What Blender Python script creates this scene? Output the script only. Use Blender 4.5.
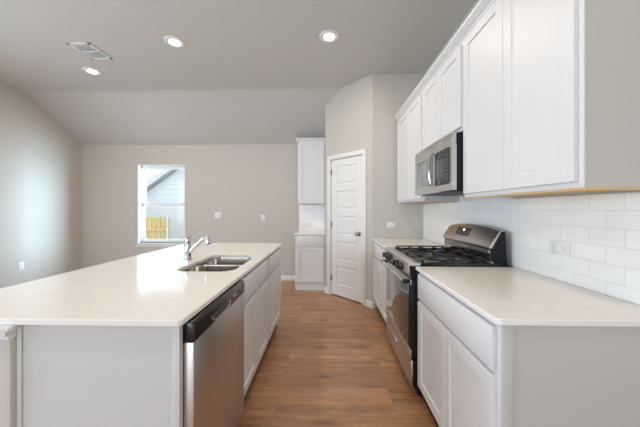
import bpy, bmesh, math
from mathutils import Vector, Matrix

for o in list(bpy.data.objects):
    bpy.data.objects.remove(o)
scene = bpy.context.scene
COL = scene.collection
R = math.radians

# ------------------------------------------------------------------ camera
cam_d = bpy.data.cameras.new('camera')
cam_d.sensor_width = 36.0
cam_d.lens = 265.0 / 640.0 * 36.0
cam_d.shift_y = -4.5 / 640.0
cam_d.clip_start = 0.02
cam = bpy.data.objects.new('camera', cam_d)
cam.location = (0.022, 0, 1.29)
cam.rotation_euler = (R(90), 0, math.atan(7.0 / 265.0))
COL.objects.link(cam)
scene.camera = cam

# ------------------------------------------------------------------ sky, light, exposure
world = bpy.data.worlds.new('sky')
scene.world = world
world.use_nodes = True
bg = world.node_tree.nodes['Background']
bg.inputs[0].default_value = (0.80, 0.90, 1.0, 1)
bg.inputs[1].default_value = 1.2

def area(name, loc, rot, sx, sy, power, col, shape='RECTANGLE'):
    l = bpy.data.lights.new(name, 'AREA')
    l.shape = shape
    l.size = sx
    if shape in ('RECTANGLE', 'ELLIPSE'):
        l.size_y = sy
    l.energy = power
    l.color = col
    o = bpy.data.objects.new(name, l)
    o.location = loc
    o.rotation_euler = rot
    COL.objects.link(o)
    return o

DAY = (0.68, 0.85, 1.0)
area('daylight_rear_opening', (-1.9, -3.66, 1.10), (R(90), 0, 0), 3.4, 1.7, 46, DAY)
area('daylight_left_opening', (-4.66, 0.3, 1.55), (R(90), 0, R(-90)), 2.8, 1.3, 74, DAY)
area('daylight_back_window', (-3.015, 5.02, 1.40), (R(90), 0, R(180)), 0.84, 1.38, 2.5, (0.74, 0.89, 1.0))

def aim(o, p):
    o.rotation_euler = (Vector(p) - o.location).to_track_quat('-Z', 'Y').to_euler()
side = area('added_side_sky_lamp', (-0.35, 6.1, 1.75), (0, 0, 0), 1.9, 2.2, 190, (0.56, 0.80, 1.0))  # added lamp outdoors, aimed through the back window to brighten the left wall
side.data.spread = R(92)
aim(side, (-4.5, 4.3, 1.10))

scene.view_settings.view_transform = 'Standard'
scene.view_settings.look = 'None'
scene.view_settings.gamma = 1.0
scene.view_settings.use_curve_mapping = False
scene.view_settings.exposure = 0.55
scene.cycles.use_denoising = True
scene.cycles.max_bounces = 10
scene.cycles.diffuse_bounces = 6
scene.cycles.sample_clamp_indirect = 6.0

# ------------------------------------------------------------------ materials
def mat(name, col, rough=0.5, metal=0.0, spec=0.5, coat=0.0):
    m = bpy.data.materials.new(name)
    m.use_nodes = True
    p = m.node_tree.nodes['Principled BSDF']
    p.inputs['Base Color'].default_value = (*col, 1)
    p.inputs['Roughness'].default_value = rough
    p.inputs['Metallic'].default_value = metal
    p.inputs['Specular IOR Level'].default_value = spec
    p.inputs['Coat Weight'].default_value = coat
    return m

def nd(m, t, **kw):
    n = m.node_tree.nodes.new(t)
    for k, v in kw.items():
        setattr(n, k, v)
    return n

def lk(m, a, b):
    m.node_tree.links.new(a, b)

def psdf(m):
    return m.node_tree.nodes['Principled BSDF']

def wpos(m):
    return nd(m, 'ShaderNodeNewGeometry').outputs['Position']

def add_bump(m, scale, strength, dist=0.002, stretch=None, detail=2):
    n = nd(m, 'ShaderNodeTexNoise')
    n.inputs['Scale'].default_value = scale
    n.inputs['Detail'].default_value = detail
    v = wpos(m)
    if stretch:
        mp = nd(m, 'ShaderNodeMapping')
        mp.inputs['Scale'].default_value = stretch
        lk(m, v, mp.inputs['Vector'])
        v = mp.outputs[0]
    lk(m, v, n.inputs['Vector'])
    b = nd(m, 'ShaderNodeBump')
    b.inputs['Strength'].default_value = strength
    b.inputs['Distance'].default_value = dist
    lk(m, n.outputs['Fac'], b.inputs['Height'])
    lk(m, b.outputs[0], psdf(m).inputs['Normal'])
    return n

def vary(m, col_a, col_b, scale, stretch=None, detail=3):
    n = nd(m, 'ShaderNodeTexNoise')
    n.inputs['Scale'].default_value = scale
    n.inputs['Detail'].default_value = detail
    v = wpos(m)
    if stretch:
        mp = nd(m, 'ShaderNodeMapping')
        mp.inputs['Scale'].default_value = stretch
        lk(m, v, mp.inputs['Vector'])
        v = mp.outputs[0]
    lk(m, v, n.inputs['Vector'])
    r = nd(m, 'ShaderNodeValToRGB')
    r.color_ramp.elements[0].position = 0.3
    r.color_ramp.elements[1].position = 0.7
    r.color_ramp.elements[0].color = (*col_a, 1)
    r.color_ramp.elements[1].color = (*col_b, 1)
    lk(m, n.outputs['Fac'], r.inputs[0])
    lk(m, r.outputs[0], psdf(m).inputs['Base Color'])

M = {}
M['wall'] = mat('wall_paint', (0.58, 0.55, 0.505), 0.75, spec=0.3)
add_bump(M['wall'], 180, 0.12, 0.001)
M['ceiling'] = mat('ceiling_paint', (0.585, 0.58, 0.56), 0.85, spec=0.2)
add_bump(M['ceiling'], 150, 0.12, 0.001)
M['trim'] = mat('trim_paint', (0.80, 0.80, 0.79), 0.35)
M['door'] = mat('door_paint', (0.82, 0.82, 0.81), 0.32)
M['cab'] = mat('cabinet_paint', (0.75, 0.75, 0.76), 0.42)
add_bump(M['cab'], 60, 0.02, 0.001)
M['cab_shaded'] = mat('shaded_cabinet_paint', (0.62, 0.61, 0.60), 0.42)  # darker copy of the cabinet paint, side-face shade put into the colour
M['panel'] = mat('shaded_end_panel_paint', (0.58, 0.555, 0.525), 0.45)  # same cabinet paint, shade of the right end panels mixed into its colour
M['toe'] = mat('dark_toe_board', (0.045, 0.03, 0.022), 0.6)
M['raw'] = mat('raw_birch_ply', (0.70, 0.49, 0.24), 0.6)
vary(M['raw'], (0.66, 0.45, 0.21), (0.74, 0.54, 0.28), 14, (1, 6, 6))
M['quartz'] = mat('white_quartz', (0.86, 0.83, 0.79), 0.12, spec=0.32)
vary(M['quartz'], (0.85, 0.83, 0.80), (0.89, 0.87, 0.84), 22, None, 6)
def steel(name, col, rough, stretch):
    m = mat(name, col, rough, 1.0)
    add_bump(m, 30, 0.05, 0.0006, stretch, 4)
    return m
M['steel'] = steel('brushed_steel', (0.70, 0.69, 0.675), 0.30, (1, 2, 60))
M['steel_v'] = steel('brushed_steel_appliance', (0.61, 0.585, 0.565), 0.34, (1, 60, 2))
M['sink'] = steel('satin_sink_steel', (0.46, 0.405, 0.35), 0.2, (40, 2, 2))
M['chrome'] = mat('chrome', (0.62, 0.64, 0.66), 0.10, 1.0)
M['nickel'] = mat('satin_nickel', (0.42, 0.39, 0.35), 0.28, 1.0)
M['black'] = mat('black_enamel', (0.008, 0.009, 0.012), 0.45, spec=0.25)
M['gloss'] = mat('glossy_black_enamel', (0.010, 0.011, 0.014), 0.12)
M['blackglass'] = mat('black_oven_glass', (0.012, 0.009, 0.008), 0.03, spec=1.0, coat=1.0)
M['mwglass'] = mat('smoky_microwave_glass', (0.16, 0.18, 0.19), 0.07, spec=0.9, coat=0.8)
M['plasticblack'] = mat('black_plastic', (0.014, 0.011, 0.013), 0.2)
M['greyplastic'] = mat('grey_keypad', (0.10, 0.10, 0.105), 0.4)
M['iron'] = mat('cast_iron', (0.014, 0.014, 0.017), 0.42)
M['alu'] = mat('burner_aluminium', (0.65, 0.63, 0.60), 0.35, 1.0)
M['plate'] = mat('white_plastic_plate', (0.80, 0.80, 0.80), 0.35)
M['slot'] = mat('dark_slots', (0.06, 0.06, 0.06), 0.6)
M['ventslot'] = mat('vent_duct_grey', (0.12, 0.13, 0.15), 0.7)
M['vinyl'] = mat('white_vinyl', (0.84, 0.86, 0.87), 0.35)
M['indicator'] = mat('display_legend', (0.75, 0.75, 0.72), 0.5)
M['display'] = mat('display_panel', (0.05, 0.045, 0.04), 0.35)

def emitter(name, col, s):
    m = bpy.data.materials.new(name)
    m.use_nodes = True
    p = psdf(m)
    p.inputs['Base Color'].default_value = (*col, 1)
    p.inputs['Emission Color'].default_value = (*col, 1)
    p.inputs['Emission Strength'].default_value = s
    return m
M['lamp'] = emitter('lit_downlight_lens', (1.0, 0.93, 0.82), 6.0)
M['digits'] = emitter('lit_clock_digits', (0.9, 0.93, 1.0), 3.0)

# window glass: clear sheet with a weak mirror
def glass():
    m = bpy.data.materials.new('window_glass')
    m.use_nodes = True
    nt = m.node_tree
    nt.nodes.remove(psdf(m))
    out = nt.nodes['Material Output']
    t = nd(m, 'ShaderNodeBsdfTransparent')
    t.inputs[0].default_value = (0.96, 0.98, 0.98, 1)
    g = nd(m, 'ShaderNodeBsdfGlossy')
    g.inputs['Roughness'].default_value = 0.02
    mx = nd(m, 'ShaderNodeMixShader')
    mx.inputs[0].default_value = 0.008
    lk(m, t.outputs[0], mx.inputs[1]); lk(m, g.outputs[0], mx.inputs[2])
    lk(m, mx.outputs[0], out.inputs[0])
    return m
M['glass'] = glass()

def floor_mat():
    m = mat('wood_plank_floor', (0.3, 0.15, 0.08), 0.29, spec=0.65)
    p = psdf(m)
    v = wpos(m)
    mp = nd(m, 'ShaderNodeMapping'); mp.inputs['Location'].default_value = (0.31, 0.04, 0)
    lk(m, v, mp.inputs['Vector'])
    br = nd(m, 'ShaderNodeTexBrick')
    br.offset = 0.37; br.offset_frequency = 2
    br.inputs['Color1'].default_value = (0.0, 0, 0, 1)
    br.inputs['Color2'].default_value = (1, 1, 1, 1)
    br.inputs['Mortar'].default_value = (0.5, 0.5, 0.5, 1)
    br.inputs['Scale'].default_value = 1.0
    br.inputs['Mortar Size'].default_value = 0.0012
    br.inputs['Mortar Smooth'].default_value = 0.2
    br.inputs['Brick Width'].default_value = 1.22
    br.inputs['Row Height'].default_value = 0.178
    lk(m, mp.outputs[0], br.inputs['Vector'])
    # grain running along x, shifted per plank
    off = nd(m, 'ShaderNodeVectorMath', operation='SCALE')
    lk(m, br.outputs['Color'], off.inputs[0]); off.inputs['Scale'].default_value = 7.3
    ad = nd(m, 'ShaderNodeVectorMath', operation='ADD')
    lk(m, v, ad.inputs[0]); lk(m, off.outputs[0], ad.inputs[1])
    g1 = nd(m, 'ShaderNodeMapping'); g1.inputs['Scale'].default_value = (1.6, 17, 1)
    lk(m, ad.outputs[0], g1.inputs['Vector'])
    n1 = nd(m, 'ShaderNodeTexNoise'); n1.inputs['Scale'].default_value = 1.7
    n1.inputs['Detail'].default_value = 8; n1.inputs['Roughness'].default_value = 0.62; n1.inputs['Distortion'].default_value = 0.8
    lk(m, g1.outputs[0], n1.inputs['Vector'])
    g2 = nd(m, 'ShaderNodeMapping'); g2.inputs['Scale'].default_value = (1.0, 2.6, 1)
    lk(m, ad.outputs[0], g2.inputs['Vector'])
    n2 = nd(m, 'ShaderNodeTexNoise'); n2.inputs['Scale'].default_value = 2.2; n2.inputs['Detail'].default_value = 3
    lk(m, g2.outputs[0], n2.inputs['Vector'])
    r1 = nd(m, 'ShaderNodeValToRGB')
    e = r1.color_ramp.elements
    e[0].position = 0.30; e[0].color = (0.30, 0.140, 0.066, 1)
    e[1].position = 0.72; e[1].color = (0.56, 0.310, 0.170, 1)
    k = e.new(0.5); k.color = (0.45, 0.230, 0.115, 1)
    lk(m, n1.outputs['Fac'], r1.inputs[0])
    hs = nd(m, 'ShaderNodeHueSaturation')
    mr = nd(m, 'ShaderNodeMapRange')
    mr.inputs['From Min'].default_value = 0.25; mr.inputs['From Max'].default_value = 0.75
    mr.inputs['To Min'].default_value = 0.80; mr.inputs['To Max'].default_value = 1.18
    lk(m, n2.outputs['Fac'], mr.inputs['Value'])
    sep = nd(m, 'ShaderNodeSeparateColor'); lk(m, br.outputs['Color'], sep.inputs[0])
    mr2 = nd(m, 'ShaderNodeMapRange')
    mr2.inputs['To Min'].default_value = 0.90; mr2.inputs['To Max'].default_value = 1.10
    lk(m, sep.outputs[0], mr2.inputs['Value'])
    mu = nd(m, 'ShaderNodeMath', operation='MULTIPLY')
    lk(m, mr.outputs[0], mu.inputs[0]); lk(m, mr2.outputs[0], mu.inputs[1])
    lk(m, mu.outputs[0], hs.inputs['Value'])
    lk(m, r1.outputs[0], hs.inputs['Color'])
    # knots
    vo = nd(m, 'ShaderNodeTexVoronoi', voronoi_dimensions='2D'); vo.inputs['Scale'].default_value = 1.0
    g3 = nd(m, 'ShaderNodeMapping'); g3.inputs['Scale'].default_value = (1.25, 3.3, 1)
    lk(m, v, g3.inputs['Vector']); lk(m, g3.outputs[0], vo.inputs['Vector'])
    kr = nd(m, 'ShaderNodeMapRange')
    kr.inputs['From Min'].default_value = 0.01; kr.inputs['From Max'].default_value = 0.11
    kr.inputs['To Min'].default_value = 0.55; kr.inputs['To Max'].default_value = 0.0
    lk(m, vo.outputs['Distance'], kr.inputs['Value'])
    mk = nd(m, 'ShaderNodeMix', data_type='RGBA')
    lk(m, kr.outputs[0], mk.inputs[0]); lk(m, hs.outputs[0], mk.inputs[6])
    mk.inputs[7].default_value = (0.085, 0.035, 0.018, 1)
    # seams
    ms = nd(m, 'ShaderNodeMix', data_type='RGBA')
    sm = nd(m, 'ShaderNodeMath', operation='MULTIPLY'); sm.inputs[1].default_value = 0.30
    lk(m, br.outputs['Fac'], sm.inputs[0])
    lk(m, sm.outputs[0], ms.inputs[0]); lk(m, mk.outputs[2], ms.inputs[6])
    ms.inputs[7].default_value = (0.06, 0.03, 0.018, 1)
    lk(m, ms.outputs[2], p.inputs['Base Color'])
    b = nd(m, 'ShaderNodeBump'); b.inputs['Strength'].default_value = 0.06; b.inputs['Distance'].default_value = 0.002
    lk(m, n1.outputs['Fac'], b.inputs['Height'])
    lk(m, b.outputs[0], p.inputs['Normal'])
    return m
M['floor'] = floor_mat()

def tile_mat(axis):
    m = mat('subway_tile_' + axis, (0.82, 0.80, 0.77), 0.08)
    p = psdf(m)
    v = wpos(m)
    s = nd(m, 'ShaderNodeSeparateXYZ'); lk(m, v, s.inputs[0])
    c = nd(m, 'ShaderNodeCombineXYZ')
    a = nd(m, 'ShaderNodeMath', operation='ADD'); a.inputs[1].default_value = -1.450 + 0.1525 * 40.5
    lk(m, s.outputs[1 if axis == 'y' else 0], a.inputs[0])
    z = nd(m, 'ShaderNodeMath', operation='ADD'); z.inputs[1].default_value = -1.284 + 0.0795 * 40
    lk(m, s.outputs[2], z.inputs[0])
    lk(m, a.outputs[0], c.inputs[0]); lk(m, z.outputs[0], c.inputs[1])
    br = nd(m, 'ShaderNodeTexBrick')
    br.offset = 0.5; br.offset_frequency = 2
    br.inputs['Color1'].default_value = (0.87, 0.865, 0.86, 1)
    br.inputs['Color2'].default_value = (0.90, 0.895, 0.89, 1)
    br.inputs['Mortar'].default_value = (0.72, 0.71, 0.69, 1)
    br.inputs['Scale'].default_value = 1.0
    br.inputs['Mortar Size'].default_value = 0.0016
    br.inputs['Mortar Smooth'].default_value = 0.15
    br.inputs['Brick Width'].default_value = 0.1525
    br.inputs['Row Height'].default_value = 0.0795
    lk(m, c.outputs[0], br.inputs['Vector'])
    lk(m, br.outputs['Color'], p.inputs['Base Color'])
    rr = nd(m, 'ShaderNodeMapRange'); rr.inputs['To Min'].default_value = 0.06; rr.inputs['To Max'].default_value = 0.6
    lk(m, br.outputs['Fac'], rr.inputs['Value']); lk(m, rr.outputs[0], p.inputs['Roughness'])
    inv = nd(m, 'ShaderNodeMath', operation='SUBTRACT'); inv.inputs[0].default_value = 1.0
    lk(m, br.outputs['Fac'], inv.inputs[1])
    b = nd(m, 'ShaderNodeBump'); b.inputs['Strength'].default_value = 0.5; b.inputs['Distance'].default_value = 0.0012
    lk(m, inv.outputs[0], b.inputs['Height']); lk(m, b.outputs[0], p.inputs['Normal'])
    return m
M['tile_y'] = tile_mat('y')
M['tile_x'] = tile_mat('x')

def siding_mat():
    m = mat('white_lap_siding', (0.80, 0.81, 0.82), 0.6)
    w = nd(m, 'ShaderNodeTexWave', wave_type='BANDS', bands_direction='Z', wave_profile='SAW')
    w.inputs['Scale'].default_value = 1.75
    lk(m, wpos(m), w.inputs['Vector'])
    b = nd(m, 'ShaderNodeBump'); b.inputs['Strength'].default_value = 0.8; b.inputs['Distance'].default_value = 0.02
    lk(m, w.outputs['Fac'], b.inputs['Height']); lk(m, b.outputs[0], psdf(m).inputs['Normal'])
    return m
M['siding'] = siding_mat()
M['roof'] = mat('grey_shingle', (0.42, 0.43, 0.46), 0.85)
M['fascia'] = mat('grey_fascia', (0.66, 0.67, 0.70), 0.6)
M['fence'] = mat('yellow_pine_pickets', (0.62, 0.42, 0.17), 0.7)
vary(M['fence'], (0.58, 0.38, 0.14), (0.74, 0.54, 0.27), 5, (4, 1, 0.6))
M['fencepost'] = mat('galvanised_post', (0.55, 0.55, 0.53), 0.5)
M['ground'] = mat('pale_gravel', (0.25, 0.27, 0.14), 0.9)
vary(M['ground'], (0.44, 0.43, 0.36), (0.58, 0.55, 0.47), 6)

# ------------------------------------------------------------------ mesh helpers
def merge(bm, t, mtx=None):
    if mtx is not None:
        bmesh.ops.transform(t, matrix=mtx, verts=t.verts)
    me = bpy.data.meshes.new('tmp')
    t.to_mesh(me); t.free()
    bm.from_mesh(me)
    bpy.data.meshes.remove(me)

def box(bm, a, b, bev=0.0, seg=2, mtx=None):
    t = bmesh.new()
    bmesh.ops.create_cube(t, size=1.0)
    lo = [min(a[i], b[i]) for i in range(3)]
    hi = [max(a[i], b[i]) for i in range(3)]
    for v in t.verts:
        for i in range(3):
            v.co[i] = lo[i] + (v.co[i] + 0.5) * (hi[i] - lo[i])
    if bev > 0:
        bev = min(bev, 0.45 * min(hi[i] - lo[i] for i in range(3)))
        bmesh.ops.bevel(t, geom=list(t.edges), offset=bev, segments=seg, affect='EDGES', profile=0.5)
    merge(bm, t, mtx)

def prism(bm, pts, f, h0, h1, bev=0.0, mtx=None):
    """extrude 2-D polygon pts; f(p, h) -> 3-D point"""
    t = bmesh.new()
    lo = [t.verts.new(f(p, h0)) for p in pts]
    hi = [t.verts.new(f(p, h1)) for p in pts]
    n = len(pts)
    t.faces.new(lo); t.faces.new(hi)
    for i in range(n):
        t.faces.new((lo[i], lo[(i + 1) % n], hi[(i + 1) % n], hi[i]))
    bmesh.ops.recalc_face_normals(t, faces=t.faces)
    if bev > 0:
        bmesh.ops.bevel(t, geom=list(t.edges), offset=bev, segments=2, affect='EDGES', profile=0.5)
    merge(bm, t, mtx)

def loft(bm, loops, cap=True, closed=True, mtx=None):
    t = bmesh.new()
    rows = [[t.verts.new(p) for p in lp] for lp in loops]
    n = len(rows[0])
    for a, b in zip(rows, rows[1:]):
        for i in range(n if closed else n - 1):
            j = (i + 1) % n
            t.faces.new((a[i], a[j], b[j], b[i]))
    if cap:
        t.faces.new(rows[0]); t.faces.new(rows[-1])
    bmesh.ops.recalc_face_normals(t, faces=t.faces)
    merge(bm, t, mtx)

def axes(d):
    d = Vector(d).normalized()
    u = d.orthogonal().normalized()
    return d, u, d.cross(u)

def lathe(bm, prof, org, d, n=24, mtx=None):
    """prof [(radius, height)] turned about axis d from org"""
    d, u, w = axes(d)
    org = Vector(org)
    loops = []
    for r, h in prof:
        r = max(r, 0.0004)
        loops.append([org + d * h + (u * math.cos(2 * math.pi * k / n) + w * math.sin(2 * math.pi * k / n)) * r for k in range(n)])
    loft(bm, loops, True, True, mtx)

def tube(bm, path, rad, n=14, mtx=None):
    pts = [Vector(p) for p in path]
    if not isinstance(rad, (list, tuple)):
        rad = [rad] * len(pts)
    loops = []
    u = None
    for i, p in enumerate(pts):
        a = pts[max(i - 1, 0)]; b = pts[min(i + 1, len(pts) - 1)]
        d = (b - a).normalized()
        if u is None:
            u = d.orthogonal().normalized()
        else:
            u = (u - d * u.dot(d)).normalized()
        w = d.cross(u)
        loops.append([p + (u * math.cos(2 * math.pi * k / n) + w * math.sin(2 * math.pi * k / n)) * rad[i] for k in range(n)])
    loft(bm, loops, True, True, mtx)

def smooth_path(pts, n=6):
    P = [Vector(p) for p in pts]
    out = []
    for i in range(len(P) - 1):
        p0 = P[max(i - 1, 0)]; p1 = P[i]; p2 = P[i + 1]; p3 = P[min(i + 2, len(P) - 1)]
        for k in range(n):
            t = k / n
            out.append(0.5 * ((2 * p1) + (p2 - p0) * t + (2 * p0 - 5 * p1 + 4 * p2 - p3) * t * t + (3 * p1 - p0 - 3 * p2 + p3) * t ** 3))
    out.append(P[-1])
    return out

def rrect(x0, x1, y0, y1, r, n=6):
    if not isinstance(r, (list, tuple)):
        r = [r] * 4
    pts = []
    for (cx, cy, a0, rr) in ((x1, y0, -90, r[0]), (x1, y1, 0, r[1]), (x0, y1, 90, r[2]), (x0, y0, 180, r[3])):
        sx = -1 if cx == x1 else 1
        sy = 1 if cy == y0 else -1
        for k in range(n + 1):
            a = R(a0 + 90 * k / n)
            pts.append((cx + sx * rr + rr * math.cos(a), cy + sy * rr + rr * math.sin(a)))
    return pts

def build(bm, name, material, parent=None, label=None):
    bmesh.ops.recalc_face_normals(bm, faces=bm.faces)
    co = [v.co for v in bm.verts]
    if parent is not None:
        org = Vector(parent['_w'])
    else:
        org = Vector(((min(c.x for c in co) + max(c.x for c in co)) / 2, (min(c.y for c in co) + max(c.y for c in co)) / 2, min(c.z for c in co)))
    for v in bm.verts:
        v.co -= org
    me = bpy.data.meshes.new(name)
    bm.to_mesh(me); bm.free()
    for p in me.polygons:
        p.use_smooth = True
    me.set_sharp_from_angle(angle=R(32))
    me.materials.append(material)
    o = bpy.data.objects.new(name, me)
    COL.objects.link(o)
    o['_w'] = tuple(org)
    if parent is not None:
        o.parent = parent
    else:
        o.location = org
    if label:
        o['label'] = label
    return o

def thing(name, loc, label, cat, group=None):
    o = bpy.data.objects.new(name, None)
    o.empty_display_size = 0.1
    o.location = loc
    COL.objects.link(o)
    o['_w'] = tuple(loc)
    o['label'] = label; o['category'] = cat
    if group:
        o['group'] = group
    return o

def tag(o, label, cat, group=None):
    o['label'] = label; o['category'] = cat
    if group:
        o['group'] = group
    return o

def struct(bm, name, material, label=None, cat=None):
    o = build(bm, name, material)
    o['kind'] = 'structure'
    if label:
        o['label'] = label; o['category'] = cat
    return o

def frame(org, u, w):
    """local (u, v=up, w=outward) -> world"""
    u = Vector(u); w = Vector(w); v = Vector((0, 0, 1))
    m = Matrix.Identity(4)
    for i in range(3):
        m[i][0] = u[i]; m[i][1] = v[i]; m[i][2] = w[i]; m[i][3] = org[i]
    return m

def bx(a, b, bev=0.0, mtx=None):
    bm = bmesh.new(); box(bm, a, b, bev, 2, mtx); return bm

# ------------------------------------------------------------------ room dimensions
XL, XR, YB, YR = -4.52, 1.28, 4.78, -3.5     # left, right, back, rear (behind the viewer)
ZC, ZB, YF = 3.05, 2.465, 3.87               # flat ceiling, low ceiling at back wall, fold
PX, PY, QX = 0.615, 3.475, -0.005            # pantry corner, pantry side
QY = PY + (PX - QX)
CT = 0.905                                   # worktop height

# ------------------------------------------------------------------ shell
struct(bx((XL - 0.15, YR - 0.15, -0.1), (XR + 0.15, YB + 0.15, 0)), 'floor', M['floor'])
bm = bmesh.new()
prof = [(YR - 0.15, ZC), (YF - 0.05, ZC), (YF - 0.02, ZC - 0.003), (YF + 0.03, ZC - 0.026), (YB + 0.15, ZB - 0.15 * (ZC - ZB) / (YB - YF)), (YB + 0.15, ZC + 0.15), (YR - 0.15, ZC + 0.15)]
prism(bm, prof, lambda p, h: (h, p[0], p[1]), XL - 0.15, XR + 0.15)
struct(bm, 'ceiling', M['ceiling'])

WX0, WX1, WZ0, WZ1 = -3.455, -2.575, 0.665, 2.105   # back window opening
bm = bmesh.new()
box(bm, (XL - 0.15, YB, 0), (WX0, YB + 0.15, ZB + 0.02))
box(bm, (WX1, YB, 0), (XR + 0.15, YB + 0.15, ZB + 0.02))
box(bm, (WX0, YB, 0), (WX1, YB + 0.15, WZ0))
box(bm, (WX0, YB, WZ1), (WX1, YB + 0.15, ZB + 0.02))
struct(bm, 'wall_back', M['wall'])
bm = bmesh.new()
box(bm, (XL - 0.15, 1.8, 0), (XL, YB, ZC + 0.02))
box(bm, (XL - 0.15, YR, 0), (XL, -1.2, ZC + 0.02))
box(bm, (XL - 0.15, -1.2, 0), (XL, 1.8, 0.6))
box(bm, (XL - 0.15, -1.2, 2.2), (XL, 1.8, ZC + 0.02))
struct(bm, 'wall_left', M['wall'])
struct(bx((XR, YR - 0.15, 0), (XR + 0.15, YB, ZC + 0.02)), 'wall_right', M['wall'])
bm = bmesh.new()
box(bm, (XL - 0.15, YR - 0.15, 0), (-3.7, YR, ZC + 0.02))
box(bm, (-0.1, YR - 0.15, 0), (XR, YR, ZC + 0.02))
box(bm, (-3.7, YR - 0.15, 0), (-0.1, YR, 0.2))
box(bm, (-3.7, YR - 0.15, 2.4), (-0.1, YR, ZC + 0.02))
struct(bm, 'wall_rear', M['wall'])

# pantry: flat return, 45 degree face with the door opening, side
s2 = math.sqrt(0.5)
FP = frame((PX, PY, 0), (-s2, s2, 0), (-s2, -s2, 0))     # u runs from the pantry corner to the left
LEN = (PX - QX) / s2
D0, D1, DZ = 0.150, 0.768, 2.040                          # door opening along u
bm = bmesh.new()
box(bm, (PX, PY, 0), (XR, PY + 0.11, ZC + 0.01))
box(bm, (0, 0, -0.11), (D0, ZC + 0.01, 0), 0, 2, FP)
box(bm, (D1, 0, -0.11), (LEN, ZC + 0.01, 0), 0, 2, FP)
box(bm, (D0, DZ, -0.11), (D1, ZC + 0.01, 0), 0, 2, FP)
box(bm, (QX, QY, 0), (QX + 0.11, YB, ZC - 0.1))
struct(bm, 'wall_pantry', M['wall'])

# pantry door
dr = bpy.data.objects.new('door_1', None); COL.objects.link(dr)
dr.location = FP @ Vector(((D0 + D1) / 2, 0, 0)); dr['_w'] = tuple(dr.location); dr['kind'] = 'structure'
dr['label'] = 'closed white five-panel pantry door with a dark knob in the angled wall'; dr['category'] = 'door'
bm = bmesh.new()
cw = 0.058
for a, b in (((D0 - cw + 0.006, 0, 0), (D0 + 0.006, DZ + 0.0, 0.017)), ((D1 - 0.006, 0, 0), (D1 + cw - 0.006, DZ, 0.017)), ((D0 - cw + 0.006, DZ - 0.006, 0), (D1 + cw - 0.006, DZ + cw - 0.006, 0.018))):
    box(bm, a, b, 0.005, 2, FP)
for a, b in (((D0, 0, -0.10), (D0 + 0.014, DZ, 0.001)), ((D1 - 0.014, 0, -0.10), (D1, DZ, 0.001)), ((D0, DZ - 0.014, -0.10), (D1, DZ, 0.001))):
    box(bm, a, b, 0, 2, FP)
build(bm, 'casing', M['trim'], dr)
L0, L1, LZ0, LZ1 = D0 + 0.017, D1 - 0.017, 0.012, DZ - 0.018
bm = bmesh.new()
def framed(bm, u0, u1, v0, v1, w0, w1, st, rails, rec, mtx, bev=0.002):
    """slab with recessed panels; rails = list of (bottom, top) heights of the cross rails"""
    box(bm, (u0, v0, w0), (u0 + st, v1, w1), bev, 1, mtx)
    box(bm, (u1 - st, v0, w0), (u1, v1, w1), bev, 1, mtx)
    for a, b in rails:
        box(bm, (u0 + st - 0.003, a, w0), (u1 - st + 0.003, b, w1), bev, 1, mtx)
    box(bm, (u0 + st - 0.004, v0 + 0.01, w0), (u1 - st + 0.004, v1 - 0.01, w1 - rec), 0, 1, mtx)
N = 5
rw = 0.10
gap = (LZ1 - LZ0 - 0.17 - 0.105 - rw * (N - 1)) / N
rails = [(LZ0, LZ0 + 0.17)]
z = LZ0 + 0.17
panels = []
for k in range(N):
    panels.append((z, z + gap)); z += gap
    rails.append((z, z + (rw if k < N - 1 else 0.105))); z += rw
framed(bm, L0, L1, LZ0, LZ1, -0.045, -0.008, 0.105, rails, 0.012, FP, 0.006)
for a, b in panels:   # raised field inside every panel
    box(bm, (L0 + 0.132, a + 0.03, -0.03), (L1 - 0.132, b - 0.03, -0.012), 0.006, 1, FP)
build(bm, 'door_leaf', M['door'], dr)
bm = bmesh.new()
ku = L0 + 0.062
k0 = FP @ Vector((ku, 0.95, -0.008)); kd = Vector((-s2, -s2, 0))
lathe(bm, [(0.030, 0), (0.030, 0.006), (0.012, 0.010), (0.011, 0.030), (0.022, 0.036), (0.028, 0.048), (0.026, 0.060), (0.014, 0.068), (0.0, 0.070)], k0, kd, 24)
build(bm, 'door_knob', M['nickel'], dr, 'dark nickel door knob')
for hz in (0.26, 1.06, 1.84):
    bm = bmesh.new()
    tube(bm, [FP @ Vector((L1 + 0.002, hz - 0.045, 0.002)), FP @ Vector((L1 + 0.002, hz + 0.045, 0.002))], 0.007, 10)
    box(bm, (L1 - 0.014, hz - 0.042, -0.009), (L1 + 0.010, hz + 0.042, -0.004), 0.001, 1, FP)
    build(bm, 'hinge', M['nickel'], dr)

# baseboards
def base_prof(t=0.014, h=0.085):
    return [(0, 0), (t, 0), (t, h - 0.018), (t * 0.55, h - 0.006), (t * 0.4, h), (0, h)]
bm = bmesh.new()
prism(bm, base_prof(), lambda p, h: (h, YB - p[0], p[1]), XL, -0.485)
struct(bm, 'baseboard_back', M['trim'])
bm = bmesh.new()
prism(bm, base_prof(), lambda p, h: (XL + p[0], h, p[1]), YR, YB - 0.014)
struct(bm, 'baseboard_left', M['trim'])
bm = bmesh.new()
prism(bm, base_prof(), lambda p, h: FP @ Vector((h, p[1], p[0])), -0.006, D0 - cw + 0.004)
prism(bm, base_prof(), lambda p, h: (h, PY - p[0], p[1]), PX - 0.002, 0.64)
prism(bm, base_prof(), lambda p, h: FP @ Vector((h, p[1], p[0])), D1 + cw - 0.004, LEN - 0.0)
struct(bm, 'baseboard_pantry', M['trim'])

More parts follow.
